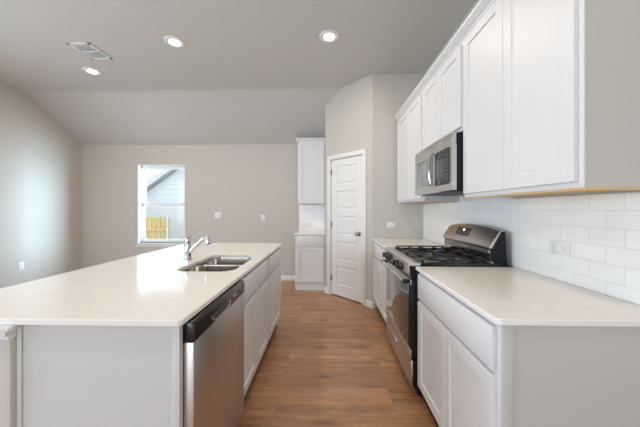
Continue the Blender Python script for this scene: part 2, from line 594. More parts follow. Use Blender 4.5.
# ------------------------------------------------------------------ back window
wn = bpy.data.objects.new('window_1', None); COL.objects.link(wn)
wn.location = ((WX0 + WX1) / 2, YB + 0.08, WZ0); wn['_w'] = tuple(wn.location); wn['kind'] = 'structure'
wn['label'] = 'white single-hung window in the back wall looking onto a fence'; wn['category'] = 'window'
bm = bmesh.new()                                    # painted jamb liner
box(bm, (WX0, YB - 0.002, WZ0), (WX0 + 0.012, YB + 0.10, WZ1)); box(bm, (WX1 - 0.012, YB - 0.002, WZ0), (WX1, YB + 0.10, WZ1))
box(bm, (WX0, YB - 0.002, WZ1 - 0.012), (WX1, YB + 0.10, WZ1))
build(bm, 'jamb', M['trim'], wn)
bm = bmesh.new()
fy0, fy1, fw = YB + 0.07, YB + 0.145, 0.034
xa, xb, za, zb = WX0 + 0.012, WX1 - 0.012, WZ0, WZ1 - 0.012
box(bm, (xa, fy0, za), (xa + fw, fy1, zb), 0.004); box(bm, (xb - fw, fy0, za), (xb, fy1, zb), 0.004)
box(bm, (xa, fy0, zb - fw), (xb, fy1, zb), 0.004); box(bm, (xa, fy0, za), (xb, fy1, za + fw), 0.004)
build(bm, 'window_frame', M['vinyl'], wn)
zm = 1.375
def sash(nm, z0, z1, y0, top=0.028):
    bm = bmesh.new()
    sw = 0.028
    x0, x1 = xa + fw - 0.004, xb - fw + 0.004
    box(bm, (x0, y0, z0), (x0 + sw, y0 + 0.028, z1), 0.003); box(bm, (x1 - sw, y0, z0), (x1, y0 + 0.028, z1), 0.003)
    box(bm, (x0, y0, z0), (x1, y0 + 0.028, z0 + sw + 0.006), 0.003); box(bm, (x0, y0, z1 - top), (x1, y0 + 0.028, z1), 0.003)
    s = build(bm, nm, M['vinyl'], wn)
    build(bx((x0 + sw - 0.003, y0 + 0.012, z0 + sw), (x1 - sw + 0.003, y0 + 0.016, z1 - top + 0.003)), 'pane', M['glass'], s)
sash('upper_sash', zm - 0.018, zb - fw + 0.004, fy0 + 0.042)
sash('lower_sash', za + fw - 0.004, zm + 0.030, fy0 + 0.010, 0.055)
bm = bmesh.new()
box(bm, (WX0 - 0.045, YB - 0.032, WZ0 - 0.024), (WX1 + 0.045, YB + 0.08, WZ0), 0.004)
box(bm, (WX0 - 0.025, YB - 0.013, WZ0 - 0.075), (WX1 + 0.025, YB, WZ0 - 0.022), 0.004)
build(bm, 'window_sill', M['trim'], wn)

# ------------------------------------------------------------------ outdoors
g = struct(bx((-16, YB + 0.2, -0.55), (10, 22, -0.45)), 'ground', M['ground'])
nh = thing('neighbour_house', (-2.2, 9.2, -0.45), 'white sided neighbouring house with sloping grey roof edge outside the window', 'house')
HY = 9.2
sl = 0.70
def rake(x):   # underside of the roof slope along the gable
    return 2.06 + (x + 6.1) * sl
bm = bmesh.new()
prism(bm, [(-7.6, -0.45), (-0.2, -0.45), (-0.2, rake(-2.2) + (-2.2 + 0.2) * sl), (-2.2, rake(-2.2)), (-7.6, rake(-7.6))], lambda p, h: (p[0], h, p[1]), HY, HY + 7)
build(bm, 'house_wall', M['siding'], nh)
bm = bmesh.new()
prism(bm, [(-8.1, rake(-8.1) + 0.02), (-2.2, rake(-2.2) + 0.02), (-2.2, rake(-2.2) + 0.20), (-8.1, rake(-8.1) + 0.20)], lambda p, h: (p[0], h, p[1]), HY - 0.30, HY + 7)
prism(bm, [(-2.2, rake(-2.2) + 0.02), (0.3, rake(-2.2) - 2.5 * sl), (0.3, rake(-2.2) - 2.5 * sl + 0.18), (-2.2, rake(-2.2) + 0.20)], lambda p, h: (p[0], h, p[1]), HY - 0.30, HY + 7)
build(bm, 'roof', M['roof'], nh)
bm = bmesh.new()
prism(bm, [(-8.1, rake(-8.1)), (-2.2, rake(-2.2)), (-2.2, rake(-2.2) + 0.19), (-8.1, rake(-8.1) + 0.19)], lambda p, h: (p[0], h, p[1]), HY - 0.33, HY - 0.30)
build(bm, 'fascia', M['fascia'], nh)
fe = thing('picket_fence', (-6.2, 8.0, -0.45), 'yellow wooden privacy fence seen through the lower window sash', 'fence')
bm = bmesh.new()
x = -7.9
k = 0
while x < -4.90:
    h = 1.03 + 0.012 * ((k * 7) % 3 - 1)
    box(bm, (x, 7.98, -0.43), (x + 0.132, 8.0, h), 0.003, 1)
    x += 0.142; k += 1
build(bm, 'picket_panel', M['fence'], fe)
for zr in (0.0, 0.62):
    build(bx((-7.9, 7.94, zr), (-4.80, 7.978, zr + 0.085), 0.003), 'rail', M['fence'], fe)
for px, h, mt in ((-5.82, 0.70, 'fencepost'), (-4.82, 1.12, 'fencepost')):
    bm = bmesh.new()
    tube(bm, [(px, 7.90, -0.45), (px, 7.90, h)], 0.035, 12)
    build(bm, 'post', M[mt], fe, 'grey metal fence post')

# ------------------------------------------------------------------ cabinet builder
def shaker(mtx, u0, u1, v0, v1, name, parent, st=0.057, t=0.020):
    bm = bmesh.new()
    framed(bm, u0, u1, v0, v1, 0.0005, t, st, [(v0, v0 + st), (v1 - st, v1)], 0.009, mtx, 0.0022)
    return build(bm, name, M['cab'], parent)

def slab(mtx, u0, u1, v0, v1, name, parent, t=0.020):
    bm = bmesh.new()
    box(bm, (u0, v0, 0.0005), (u1, v1, t), 0.0035, 2, mtx)
    return build(bm, name, M['cab'], parent)

def carcass(mtx, W, z0, z1, depth, parent, stiles, rails, openbottom=False, topclosed=True, wood='cab'):
    """sides, back, floor and a face frame; w = 0 is the front of the face frame"""
    bm = bmesh.new()
    t = 0.016
    box(bm, (0.0015, z0, -depth), (t, z1, -0.018), 0, 1, mtx)
    box(bm, (W - t, z0, -depth), (W - 0.0015, z1, -0.018), 0, 1, mtx)
    box(bm, (t, z0, -depth), (W - t, z1, -depth + 0.008), 0, 1, mtx)
    if not openbottom:
        box(bm, (t, z0, -depth), (W - t, z0 + t, -0.018), 0, 1, mtx)
    if topclosed:
        box(bm, (t, z1 - t, -depth), (W - t, z1, -0.018), 0, 1, mtx)
    build(bm, 'carcass', M['cab_shaded'], parent)
    bm = bmesh.new()
    for a, b in stiles:
        box(bm, (a, z0, -0.019), (b, z1, 0), 0.001, 1, mtx)
    for a, b in rails:
        box(bm, (stiles[0][1] - 0.002, a, -0.019), (stiles[-1][0] + 0.002, b, -0.0003), 0.001, 1, mtx)
    build(bm, 'face_frame', M[wood], parent)

TK, BT = 0.115, CT - 0.0225       # toe height, cabinet top
def base_cab(name, label, mtx, W, depth, doors, drawers, group=None, toe='toe', toe_set=0.032, opentop=False, toe_far=0.0):
    loc = mtx @ Vector((W / 2, 0, -depth / 2))
    t = thing(name, loc, label, 'cabinet', group)
    fs = 0.030
    carcass(mtx, W, TK, BT, depth, t, [(0.0015, fs), (W - fs, W - 0.0015)], [(TK, TK + 0.03), (0.672, 0.71), (BT - 0.022, BT)], topclosed=not opentop)
    bm = bmesh.new()
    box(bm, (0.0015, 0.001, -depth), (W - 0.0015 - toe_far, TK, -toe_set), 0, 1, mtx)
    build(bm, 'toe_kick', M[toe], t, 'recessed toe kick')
    g0, rev = 0.022, 0.012
    n = drawers
    if n:
        w = (W - 2 * g0 - rev * (n - 1)) / n
        for k in range(n):
            u = g0 + k * (w + rev)
            slab(mtx, u, u + w, 0.702, 0.862, 'drawer_front', t)
    n = doors
    w = (W - 2 * g0 - rev * 0.4 * (n - 1)) / n
    for k in range(n):
        u = g0 + k * (w + rev * 0.4)
        shaker(mtx, u, u + w, 0.130, 0.684 if drawers else 0.862, 'door', t)
    return t

GB = None
# right run, near the viewer to far: base | range | base
XFR = 0.640
BN0, BN1, BF0, BF1 = 0.957, 1.790, 2.552, 3.472
DR_ = XR - XFR - 0.002
near_base = base_cab('base_cabinet', 'white base cabinet right of the range, one wide drawer over two doors', frame((XFR, BN0, 0), (0, 1, 0), (-1, 0, 0)), BN1 - BN0, DR_, 2, 1)
bm = bmesh.new()       # finished end panel with scribe strip
box(bm, (XFR + 0.0, BN0 - 0.004, 0.0), (XR - 0.002, BN0 + 0.0012, BT))
build(bm, 'end_panel', M['panel'], near_base)
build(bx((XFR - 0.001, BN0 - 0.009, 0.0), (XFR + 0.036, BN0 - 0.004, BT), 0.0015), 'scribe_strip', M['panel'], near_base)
base_cab('base_cabinet', 'white base cabinet between the range and the pantry wall, drawers over doors', frame((XFR, BF0, 0), (0, 1, 0), (-1, 0, 0)), BF1 - BF0, DR_, 2, 2)

# back nook base
XN0, XN1 = -0.482, QX - 0.003
YNF = YB - 0.59
nb = base_cab('base_cabinet', 'narrow white base cabinet against the back wall left of the pantry door', frame((XN0, YNF, 0), (1, 0, 0), (0, -1, 0)), XN1 - XN0, YB - YNF - 0.002, 1, 1, None, 'cab', 0.012)

# island: X -0.505 is the frame, open side faces +x
XFI = -0.507
IDP = 0.552
sink_cab = base_cab('sink_base_cabinet', 'white island sink cabinet with false front and two doors beside the dishwasher', frame((XFI, 1.533, 0), (0, 1, 0), (1, 0, 0)), 0.780, IDP, 2, 1, opentop=True)
base_cab('island_cabinet', 'white island cabinet at the far end, drawer over a door beside the sink cabinet', frame((XFI, 2.314, 0), (0, 1, 0), (1, 0, 0)), 0.616, IDP, 1, 1)
ep = thing('island_end_panel', (-0.78, 0.933, 0), 'white end panel closing the island beside the dishwasher', 'panel')
build(bx((-1.084, 0.923, 0.001), (-0.497, 0.941, BT)), 'panel', M['cab_shaded'], ep)
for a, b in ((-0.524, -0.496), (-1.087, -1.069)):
    build(bx((a, 0.917, 0.001), (b, 0.9232, BT), 0.0015), 'scribe_strip', M['cab_shaded'], ep)
# knee wall behind the island cabinets with its cap moulding
bm = bmesh.new()
box(bm, (-1.195, 0.900, 0), (-1.0885, 2.935, 0.846), 0.006)
struct(bm, 'wall_island', M['wall'])
bm = bmesh.new()
for (e, z0, z1) in ((0.006, 0.832, 0.850), (0.016, 0.846, 0.872), (0.022, 0.868, BT - 0.001)):
    box(bm, (-1.195 - e, 0.900 - e, z0), (-1.0885 + 0.0008, 2.935, z1), 0.003)
box(bm, (-1.090, 0.880, 0.868), (-1.072, 0.9165, BT - 0.001), 0.003)
struct(bm, 'trim_1', M['trim'])

# ------------------------------------------------------------------ worktops
def worktop(name, x0, x1, y0, y1, r, label, hole=None):
    bm = bmesh.new()
    z0, z1, e = BT, CT, 0.003
    o = rrect(x0, x1, y0, y1, r)
    oi = rrect(x0 + e, x1 - e, y0 + e, y1 - e, [max(q - e, 0.001) for q in r])
    at = lambda lp, z: [(p[0], p[1], z) for p in lp]
    if hole is None:
        loft(bm, [at(oi, z0), at(o, z0 + e), at(o, z1 - e), at(oi, z1)])
    else:
        h = rrect(*hole[:4], hole[4])
        hi = rrect(hole[0] - e, hole[1] + e, hole[2] - e, hole[3] + e, hole[4] + e)
        loft(bm, [at(h, z0), at(oi, z0), at(o, z0 + e), at(o, z1 - e), at(oi, z1), at(hi, z1), at(h, z1 - e), at(h, z0)], cap=False)
        bmesh.ops.remove_doubles(bm, verts=bm.verts, dist=1e-5)
    o = build(bm, name, M['quartz'])
    return tag(o, label, 'worktop')
XCR = 0.615
worktop('worktop', XCR, XR - 0.009, BN0 - 0.017, BN1 + 0.003, [0.002, 0.002, 0.002, 0.022], 'near white quartz worktop right of the range, under the tile backsplash')
worktop('worktop', XCR, XR - 0.009, BF0 - 0.003, PY - 0.001, [0.002] * 4, 'white quartz worktop between the range and the pantry wall')
worktop('worktop', XN0 - 0.015, XN1, YNF - 0.025, YB - 0.009, [0.002] * 4, 'short white worktop on the narrow cabinet at the back wall')
SX0, SX1, SY0, SY1 = -0.935, -0.562, 1.615, 2.225
worktop('island_worktop', -1.56, -0.481, 0.900, 2.985, [0.022, 0.01, 0.01, 0.022], 'large white quartz island worktop holding the sink and faucet', (SX0, SX1, SY0, SY1, 0.085))

# ------------------------------------------------------------------ sink
sk = thing('kitchen_sink', ((SX0 + SX1) / 2, (SY0 + SY1) / 2, 0.70), 'stainless undermount double-bowl sink set in the island worktop', 'sink')
mid = (SY0 + SY1) / 2 + 0.01
for (y0, y1) in ((SY0, mid - 0.012), (mid + 0.012, SY1)):
    bm = bmesh.new()
    loops = []
    zt = BT - 0.001
    near_mid_lo = y0 > SY0
    def L(ins, z, r, out=0):
        ya = y0 + (ins if out == 0 else (-0.0115 if near_mid_lo else -0.016))
        yb = y1 - (ins if out == 0 else (-0.016 if near_mid_lo else -0.0115))
        return [(p[0], p[1], z) for p in rrect(SX0 + (ins if out == 0 else -0.016), SX1 - (ins if out == 0 else -0.016), ya, yb, r)]
    depth = 0.185
    outer = [L(0, zt - 0.003, 0.09, 1), L(-0.004, zt - 0.003, 0.084), L(-0.002, zt - depth + 0.02, 0.07), L(0.03, zt - depth - 0.004, 0.05)]
    inner = [L(0.030, zt - depth, 0.05), L(0.008, zt - depth + 0.010, 0.065), L(0.0015, zt - depth + 0.035, 0.075), L(0.0, zt - 0.012, 0.08), L(-0.002, zt - 0.002, 0.082), L(0, zt, 0.09, 1)]
    loft(bm, [inner[0]] + inner[1:] + outer + [])
    b = build(bm, 'bowl', M['sink'], sk)
    bm = bmesh.new()
    lathe(bm, [(0.044, 0.0), (0.044, 0.003), (0.036, 0.004), (0.030, 0.001), (0.0, 0.001)], ((SX0 + SX1) / 2, (y0 + y1) / 2, zt - depth + 0.0006), (0, 0, 1), 24)
    build(bm, 'drain', M['chrome'], b)

# ------------------------------------------------------------------ faucet
FX, FY = -1.035, 1.99
fc = thing('faucet', (FX, FY, CT), 'chrome single-lever pull-out faucet behind the sink on the island', 'faucet')
bm = bmesh.new()
lathe(bm, [(0.031, 0.0), (0.031, 0.005), (0.027, 0.010), (0.0225, 0.012), (0.0225, 0.064), (0.0235, 0.066), (0.0235, 0.070), (0.0225, 0.072), (0.0225, 0.135), (0.024, 0.140), (0.024, 0.160), (0.018, 0.170), (0.0, 0.172)], (FX, FY, CT + 0.0005), (0, 0, 1), 28)
build(bm, 'body', M['chrome'], fc)
bm = bmesh.new()
tube(bm, smooth_path([(FX + 0.005, FY, CT + 0.050), (FX + 0.04, FY - 0.004, CT + 0.085), (FX + 0.115, FY - 0.010, CT + 0.150)], 6), [0.015] * 6 + [0.0165] * 7, 18)
build(bm, 'spout', M['chrome'], fc)
bm = bmesh.new()
hd = smooth_path([(FX + 0.113, FY - 0.010, CT + 0.148), (FX + 0.138, FY - 0.012, CT + 0.166), (FX + 0.156, FY - 0.013, CT + 0.155), (FX + 0.162, FY - 0.013, CT + 0.128)], 5)
tube(bm, hd, [0.018 + 0.004 * min(1, i / 8) for i in range(len(hd))], 18)
h = build(bm, 'spray_head', M['chrome'], fc)
bm = bmesh.new()
lathe(bm, [(0.019, 0.0), (0.019, 0.008), (0.016, 0.010), (0.0, 0.010)], (FX + 0.1615, FY - 0.013, CT + 0.129), (0.2, 0, -1), 20)
build(bm, 'nozzle', M['plasticblack'], h)
bm = bmesh.new()
tube(bm, [(FX + 0.004, FY, CT + 0.166), (FX + 0.045, FY - 0.002, CT + 0.190), (FX + 0.092, FY - 0.004, CT + 0.214)], [0.009, 0.0065, 0.0055], 12)
build(bm, 'lever', M['chrome'], fc)

# ------------------------------------------------------------------ dishwasher
dw = thing('dishwasher', (-0.75, 1.235, 0), 'stainless dishwasher with black control panel built into the island', 'dishwasher')
DY0, DY1, DXF = 0.9455, 1.5285, -0.459
build(bx((-1.03, DY0 + 0.004, 0.10), (-0.51, DY1 - 0.004, 0.875)), 'tub_body', M['black'], dw)
bm = bmesh.new()
box(bm, (-0.512, DY0, 0.115), (DXF, DY1, 0.806), 0.005)
build(bm, 'door', M['steel_v'], dw)
# control panel: rounded front profile, with a pocket handle cut below
bm = bmesh.new()
pr = [(-0.512, 0.808), (DXF - 0.002, 0.808), (DXF + 0.002, 0.812), (DXF + 0.002, 0.860), (DXF - 0.002, 0.872), (DXF - 0.012, 0.879), (-0.512, 0.879)]
prism(bm, pr, lambda p, h: (p[0], h, p[1]), DY0, DY1, 0.0015)
cp = build(bm, 'control_panel', M['plasticblack'], dw)
bm = bmesh.new()
box(bm, (DXF - 0.004, 1.09, 0.816), (DXF + 0.0026, 1.29, 0.848), 0.003)
build(bm, 'handle_pocket', M['slot'], cp)
bm = bmesh.new()
tube(bm, smooth_path([(DXF + 0.004, 1.085, 0.842), (DXF + 0.006, 1.11, 0.822), (DXF + 0.006, 1.19, 0.818), (DXF + 0.006, 1.27, 0.822), (DXF + 0.004, 1.295, 0.842)], 5), 0.004, 10)
build(bm, 'handle_lip', M['nickel'], cp)
for k in range(4):
    bm = bmesh.new()
    lathe(bm, [(0.006, 0), (0.006, 0.002), (0.0, 0.0025)], (DXF + 0.002, 1.355 + 0.030 * k, 0.842), (1, 0, 0), 14)
    build(bm, 'button', M['indicator'] if k in (0, 1) else M['greyplastic'], cp)
build(bx((-1.02, DY0 + 0.004, 0.001), (-0.575, DY1 - 0.004, 0.10)), 'toe_panel', M['black'], dw)

# ------------------------------------------------------------------ range
RY0, RY1 = 1.7965, 2.5450
RM = (RY0 + RY1) / 2
rg = thing('gas_range', (0.93, RM, 0), 'stainless and black freestanding gas range between the right worktops', 'range')
build(bx((0.632, RY0, 0.035), (1.232, RY1, 0.902), 0.003), 'body', M['black'], rg)
for (fx, fy) in ((0.70, RY0 + 0.05), (0.70, RY1 - 0.05), (1.2, RY0 + 0.05), (1.2, RY1 - 0.05)):
    bm = bmesh.new()
    lathe(bm, [(0.018, 0.0), (0.018, 0.012), (0.010, 0.014), (0.010, 0.036)], (fx, fy, 0.0005), (0, 0, 1), 14)
    build(bm, 'foot', M['black'], rg)
bm = bmesh.new()
box(bm, (0.588, RY0 + 0.001, 0.095), (0.602, RY1 - 0.001, 0.272), 0.004)
dwr = build(bm, 'storage_drawer', M['steel_v'], rg)
build(bx((0.602, RY0 + 0.004, 0.100), (0.633, RY1 - 0.004, 0.268)), 'drawer_box', M['black'], dwr)
bm = bmesh.new()
box(bm, (0.581, RM - 0.005, 0.188), (0.590, RM + 0.145, 0.232), 0.004)
build(bm, 'drawer_pull', M['chrome'], dwr)
bm = bmesh.new()
box(bm, (0.590, RY0 + 0.001, 0.280), (0.633, RY1 - 0.001, 0.815), 0.004)
od = build(bm, 'oven_door', M['black'], rg)
build(bx((0.5865, RY0 + 0.062, 0.345), (0.5925, RY1 - 0.030, 0.772), 0.002), 'oven_window', M['blackglass'], od)
build(bx((0.5850, RY0 + 0.004, 0.282), (0.5925, RY1 - 0.004, 0.338), 0.002), 'lower_rail', M['steel'], od)
build(bx((0.5850, RY0 + 0.004, 0.776), (0.5925, RY1 - 0.004, 0.812), 0.002), 'upper_rail', M['steel'], od)
bm = bmesh.new()
tube(bm, [(0.549, RY0 + 0.035, 0.798), (0.549, RY1 - 0.035, 0.798)], 0.010, 16)
hn = build(bm, 'door_handle', M['steel'], od)
for ya in (RY0 + 0.010, RY1 - 0.042):
    bm = bmesh.new()
    box(bm, (0.538, ya, 0.786), (0.586, ya + 0.032, 0.810), 0.006)
    build(bm, 'handle_bracket', M['black'], hn)
# sloped control fascia
bm = bmesh.new()
prism(bm, [(0.592, 0.822), (0.577, 0.846), (0.574, 0.905), (0.660, 0.905), (0.660, 0.822)], lambda p, h: (p[0], h, p[1]), RY0 + 0.010, RY1 - 0.010, 0.002)
cpn = build(bm, 'control_fascia', M['steel'], rg)
for ya, yb in ((RY0 + 0.001, RY0 + 0.010), (RY1 - 0.010, RY1 - 0.001)):
    bm = bmesh.new()
    prism(bm, [(0.594, 0.822), (0.579, 0.846), (0.576, 0.905), (0.660, 0.905), (0.660, 0.822)], lambda p, h: (p[0], h, p[1]), ya, yb)
    build(bm, 'end_cap', M['black'], cpn)
for y in (1.965, 2.075, 2.325, 2.435):
    bm = bmesh.new()
    d = Vector((-1, 0, 0.10)).normalized()
    o0 = (0.5755, y, 0.871)
    lathe(bm, [(0.029, 0.0), (0.029, 0.006), (0.024, 0.009), (0.021, 0.026), (0.018, 0.030), (0.0, 0.0305)], o0, d, 24)
    box(bm, (0.530, y - 0.006, 0.852), (0.560, y + 0.006, 0.896), 0.003)
    build(bm, 'knob', M['plasticblack'], cpn)
# cooktop
bm = bmesh.new()
box(bm, (0.648, RY0, 0.900), (1.232, RY1, 0.914), 0.003)
for a, b in (((0.648, RY0), (1.17, RY0 + 0.018)), ((0.648, RY1 - 0.018), (1.17, RY1))):
    box(bm, (a[0], a[1], 0.900), (b[0], b[1], 0.924), 0.004)
ck = build(bm, 'cooktop', M['gloss'], rg)
build(bx((0.5735, RY0, 0.9055), (0.652, RY1, 0.927), 0.005), 'cooktop_front_trim', M['steel'], ck)
for (cx, cy, rr) in ((0.775, 1.985, 0.045), (1.020, 1.985, 0.038), (0.775, 2.355, 0.042), (1.020, 2.355, 0.034)):
    bm = bmesh.new()
    lathe(bm, [(rr + 0.034, 0.0), (rr + 0.031, 0.003), (rr + 0.006, 0.004), (rr + 0.004, 0.011), (0.0, 0.011)], (cx, cy, 0.9145), (0, 0, 1), 28)
    br = build(bm, 'burner', M['alu'], ck)
    bm = bmesh.new()
    lathe(bm, [(rr, 0.0), (rr, 0.006), (rr - 0.006, 0.010), (0.0, 0.011)], (cx, cy, 0.9258), (0, 0, 1), 28)
    build(bm, 'burner_cap', M['iron'], br)
for (y0, y1) in ((RY0 + 0.028, RM - 0.004), (RM + 0.004, RY1 - 0.028)):
    bm = bmesh.new()
    x0, x1, zt, h, w = 0.668, 1.105, 0.947, 0.011, 0.009
    def bar(a, b):
        if a[0] == b[0]:
            box(bm, (a[0] - w / 2, a[1], zt - h), (b[0] + w / 2, b[1], zt), 0.002, 1)
        else:
            box(bm, (a[0], a[1] - w / 2, zt - h), (b[0], b[1] + w / 2, zt), 0.002, 1)
    ym = (y0 + y1) / 2; xm = (x0 + x1) / 2
    for xx in (x0 + w / 2, xm, x1 - w / 2):
        bar((xx, y0), (xx, y1))
    for yy in (y0 + w / 2, y1 - w / 2):
        bar((x0, yy), (x1, yy))
    for (c0, c1) in ((x0, xm), (xm, x1)):
        cc = (c0 + c1) / 2
        bar((c0, ym), (cc - 0.040, ym)); bar((cc + 0.040, ym), (c1, ym))
        bar((cc, y0), (cc, ym - 0.040)); bar((cc, ym + 0.040), (cc, y1))
    for xx in (x0 + 0.008, xm, x1 - 0.008):
        for yy in (y0 + 0.008, y1 - 0.008):
            box(bm, (xx - 0.006, yy - 0.006, 0.9142), (xx + 0.006, yy + 0.006, zt - 0.003), 0.001, 1)
    build(bm, 'grate', M['iron'], ck)
# backguard
def arch(y):
    q = (y - RM) / ((RY1 - RY0) / 2)
    return 1.138 + 0.030 * (1 - q * q)
ys = [RY0 + 0.012 + (RY1 - RY0 - 0.012) * k / 20 for k in range(21)]
bm = bmesh.new()
loft(bm, [[(1.230, y, 0.914), (1.142, y, 0.914), (1.136, y, 1.020), (1.200, y, arch(y) - 0.004), (1.216, y, arch(y) - 0.004)] for y in ys])
bgd = build(bm, 'backguard', M['black'], rg)
bm = bmesh.new()
def ctrl_sec(y, e=0.0):
    t = arch(y)
    b0 = 1.022
    x0, x1 = 1.118, 1.190
    return [(x0, y, b0), (x0 - 0.002, y, b0 + 0.010), (x1 - 0.004, y, t - 0.006), (x1 + 0.006, y, t), (x1 + 0.022, y, t), (x1 + 0.018, y, t - 0.012), (x0 + 0.034, y, b0)]
loft(bm, [ctrl_sec(y) for y in [RY0 + 0.022 + (RY1 - RY0 - 0.024) * k / 20 for k in range(21)]])
cs = build(bm, 'control_console', M['steel_v'], bgd)
# display on the slope
sx, sz = (1.186 - 1.116), (arch(RM) - 0.006 - 1.032)
sdir = Vector((sx, 0, sz)).normalized()
nrm = Vector((-sdir.z, 0, sdir.x))
def on_slope(bm, y0, y1, s0, s1, t, bev=0.002):
    o = Vector((1.116, 0, 1.032))
    m = Matrix.Identity(4)
    for i in range(3):
        m[i][0] = (0, 1, 0)[i]; m[i][1] = sdir[i]; m[i][2] = nrm[i]; m[i][3] = o[i]
    box(bm, (y0, s0, -0.004), (y1, s1, t), bev, 1, m)
bm = bmesh.new(); on_slope(bm, 2.13, 2.345, 0.045, 0.118, 0.0022)
dp = build(bm, 'display', M['display'], cs)
bm = bmesh.new(); on_slope(bm, 2.220, 2.245, 0.092, 0.104, 0.0030, 0.0008)
build(bm, 'clock', M['digits'], dp, 'lit white clock digits')
for r_ in range(2):
    for c_ in range(5):
        bm = bmesh.new(); on_slope(bm, 2.145 + 0.040 * c_, 2.163 + 0.040 * c_, 0.054 + 0.014 * r_, 0.060 + 0.014 * r_, 0.0028, 0.0008)
        build(bm, 'key', M['greyplastic'], dp)
bm = bmesh.new()
box(bm, (1.128, RY0 + 0.030, 0.934), (1.150, RY1 - 0.030, 1.014), 0.005)
build(bm, 'lower_panel', M['blackglass'], bgd)
build(bx((1.127, RY0 + 0.016, 0.920), (1.150, RY1 - 0.016, 0.933), 0.003), 'lower_trim', M['steel'], bgd)

# ------------------------------------------------------------------ upper cabinets on the right wall
XFU = 0.940
UZ0, UZ1 = 1.368, 2.430
def upper_cab(name, label, mtx, W, z0, z1, depth, doors, group=None, g0=0.020):
    loc = mtx @ Vector((W / 2, z0, -depth / 2))
    t = thing(name, loc, label, 'cabinet', group)
    carcass(mtx, W, z0, z1, depth, t, [(0.0015, 0.036), (W - 0.036, W - 0.0015)], [(z0, z0 + 0.038), (z1 - 0.05, z1)], openbottom=True)
    bm = bmesh.new()
    box(bm, (0.016, z0 + 0.004, -depth + 0.006), (W - 0.016, z0 + 0.016, -0.019), 0, 1, mtx)
    build(bm, 'bottom_board', M['raw'], t, 'bare wood underside')
    n = doors
    w = (W - 2 * g0 - 0.004 * (n - 1)) / n
    for k in range(n):
        u = g0 + k * (w + 0.004)
        shaker(mtx, u, u + w, z0 + 0.022, z1 - 0.030, 'door', t)
    return t
UD = XR - XFU - 0.002
UN0 = BN0 + 0.014
un = upper_cab('upper_cabinet', 'tall white two-door wall cabinet nearest the viewer, right of the microwave', frame((XFU, UN0, 0), (0, 1, 0), (-1, 0, 0)), BN1 + 0.004 - UN0, UZ0, UZ1, UD, 2)
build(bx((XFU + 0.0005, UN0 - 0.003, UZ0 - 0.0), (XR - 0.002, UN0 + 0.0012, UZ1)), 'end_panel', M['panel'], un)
bm = bmesh.new()
box(bm, (XFU + 0.004, UN0 - 0.003, UZ0 - 0.010), (XR - 0.01, UN0 + 0.012, UZ0)); box(bm, (XFU + 0.004, UN0 + 0.012, UZ0 - 0.008), (XFU + 0.018, BN1, UZ0))
build(bm, 'bottom_edge', M['raw'], un, 'bare wood bottom edge')
upper_cab('upper_cabinet', 'short white two-door wall cabinet directly above the microwave', frame((XFU, BN1 + 0.005, 0), (0, 1, 0), (-1, 0, 0)), 0.750, 1.822, UZ1, UD, 2)
upper_cab('upper_cabinet', 'white two-door wall cabinet left of the microwave beside the pantry wall', frame((XFU, 2.546, 0), (0, 1, 0), (-1, 0, 0)), PY - 0.040 - 2.546, UZ0, UZ1, UD, 2)
nu = upper_cab('upper_cabinet', 'narrow white single-door wall cabinet high on the back wall', frame((XN0 + 0.012, YB - 0.325, 0), (1, 0, 0), (0, -1, 0)), XN1 - XN0 - 0.012, 1.372, 2.432, 0.323, 1)
def crown_prof():   # (out, up)
    return [(0, 0), (0.004, 0), (0.006, 0.010), (0.020, 0.018), (0.032, 0.036), (0.040, 0.042), (0.042, 0.056), (0.0, 0.056)]
bm = bmesh.new()
prism(bm, crown_prof(), lambda p, h: (XFU - 0.0005 - p[0], h, UZ1 + 0.0005 + p[1]), BN0 - 0.040, PY - 0.012)
cr = build(bm, 'crown_moulding', M['cab'])
tag(cr, 'white crown moulding running along the tops of the right wall cabinets', 'moulding')
bm = bmesh.new()
prism(bm, crown_prof(), lambda p, h: (h, YB - 0.3255 - p[0] * 0.8, 2.424 + p[1]), XN0 - 0.018, XN1)
prism(bm, crown_prof(), lambda p, h: (XN0 + 0.012 - p[0] * 0.8, h, 2.424 + p[1]), YB - 0.355, YB - 0.002)
build(bm, 'crown', M['cab'], nu)

# ------------------------------------------------------------------ microwave
mw = thing('microwave', (1.06, RM, 1.41), 'stainless over-the-range microwave hanging above the gas range', 'microwave')
MX, MZ0, MZ1 = 0.860, 1.418, 1.806
build(bx((MX + 0.028, RY0 + 0.003, MZ0 + 0.006), (1.276, RY1 - 0.004, MZ1), 0.003), 'body', M['black'], mw)
CPY = 2.085                                      # border between control panel and door
zt = 1.732                                       # top grille band
bm = bmesh.new()
box(bm, (MX, RY0 + 0.002, zt + 0.001), (MX + 0.030, CPY - 0.05, MZ1), 0.004)
box(bm, (MX, CPY - 0.048, zt + 0.001), (MX + 0.030, RY1 - 0.003, MZ1), 0.004)
build(bm, 'top_grille', M['steel_v'], mw)
bm = bmesh.new()
def ring(bm, x0, x1, y0, y1, z0, z1, a, bev=0.003):
    """rectangular frame in the y-z plane; a = (y0, y1, z0, z1) margins"""
    t = bmesh.new()
    o = [(y0, z0), (y1, z0), (y1, z1), (y0, z1)]
    i = [(y0 + a[0], z0 + a[2]), (y1 - a[1], z0 + a[2]), (y1 - a[1], z1 - a[3]), (y0 + a[0], z1 - a[3])]
    L = [[t.verts.new((x, p[0], p[1])) for p in q] for x, q in ((x0, o), (x0, i), (x1, i), (x1, o))]
    for k in range(4):
        for m_ in range(4):
            A, B = L[k], L[(k + 1) % 4]
            t.faces.new((A[m_], A[(m_ + 1) % 4], B[(m_ + 1) % 4], B[m_]))
    bmesh.ops.recalc_face_normals(t, faces=t.faces)
    merge(bm, t)
ring(bm, MX, MX + 0.030, CPY, RY1 - 0.003, MZ0, zt, (0.026, 0.060, 0.062, 0.026))
md = build(bm, 'door', M['steel_v'], mw)
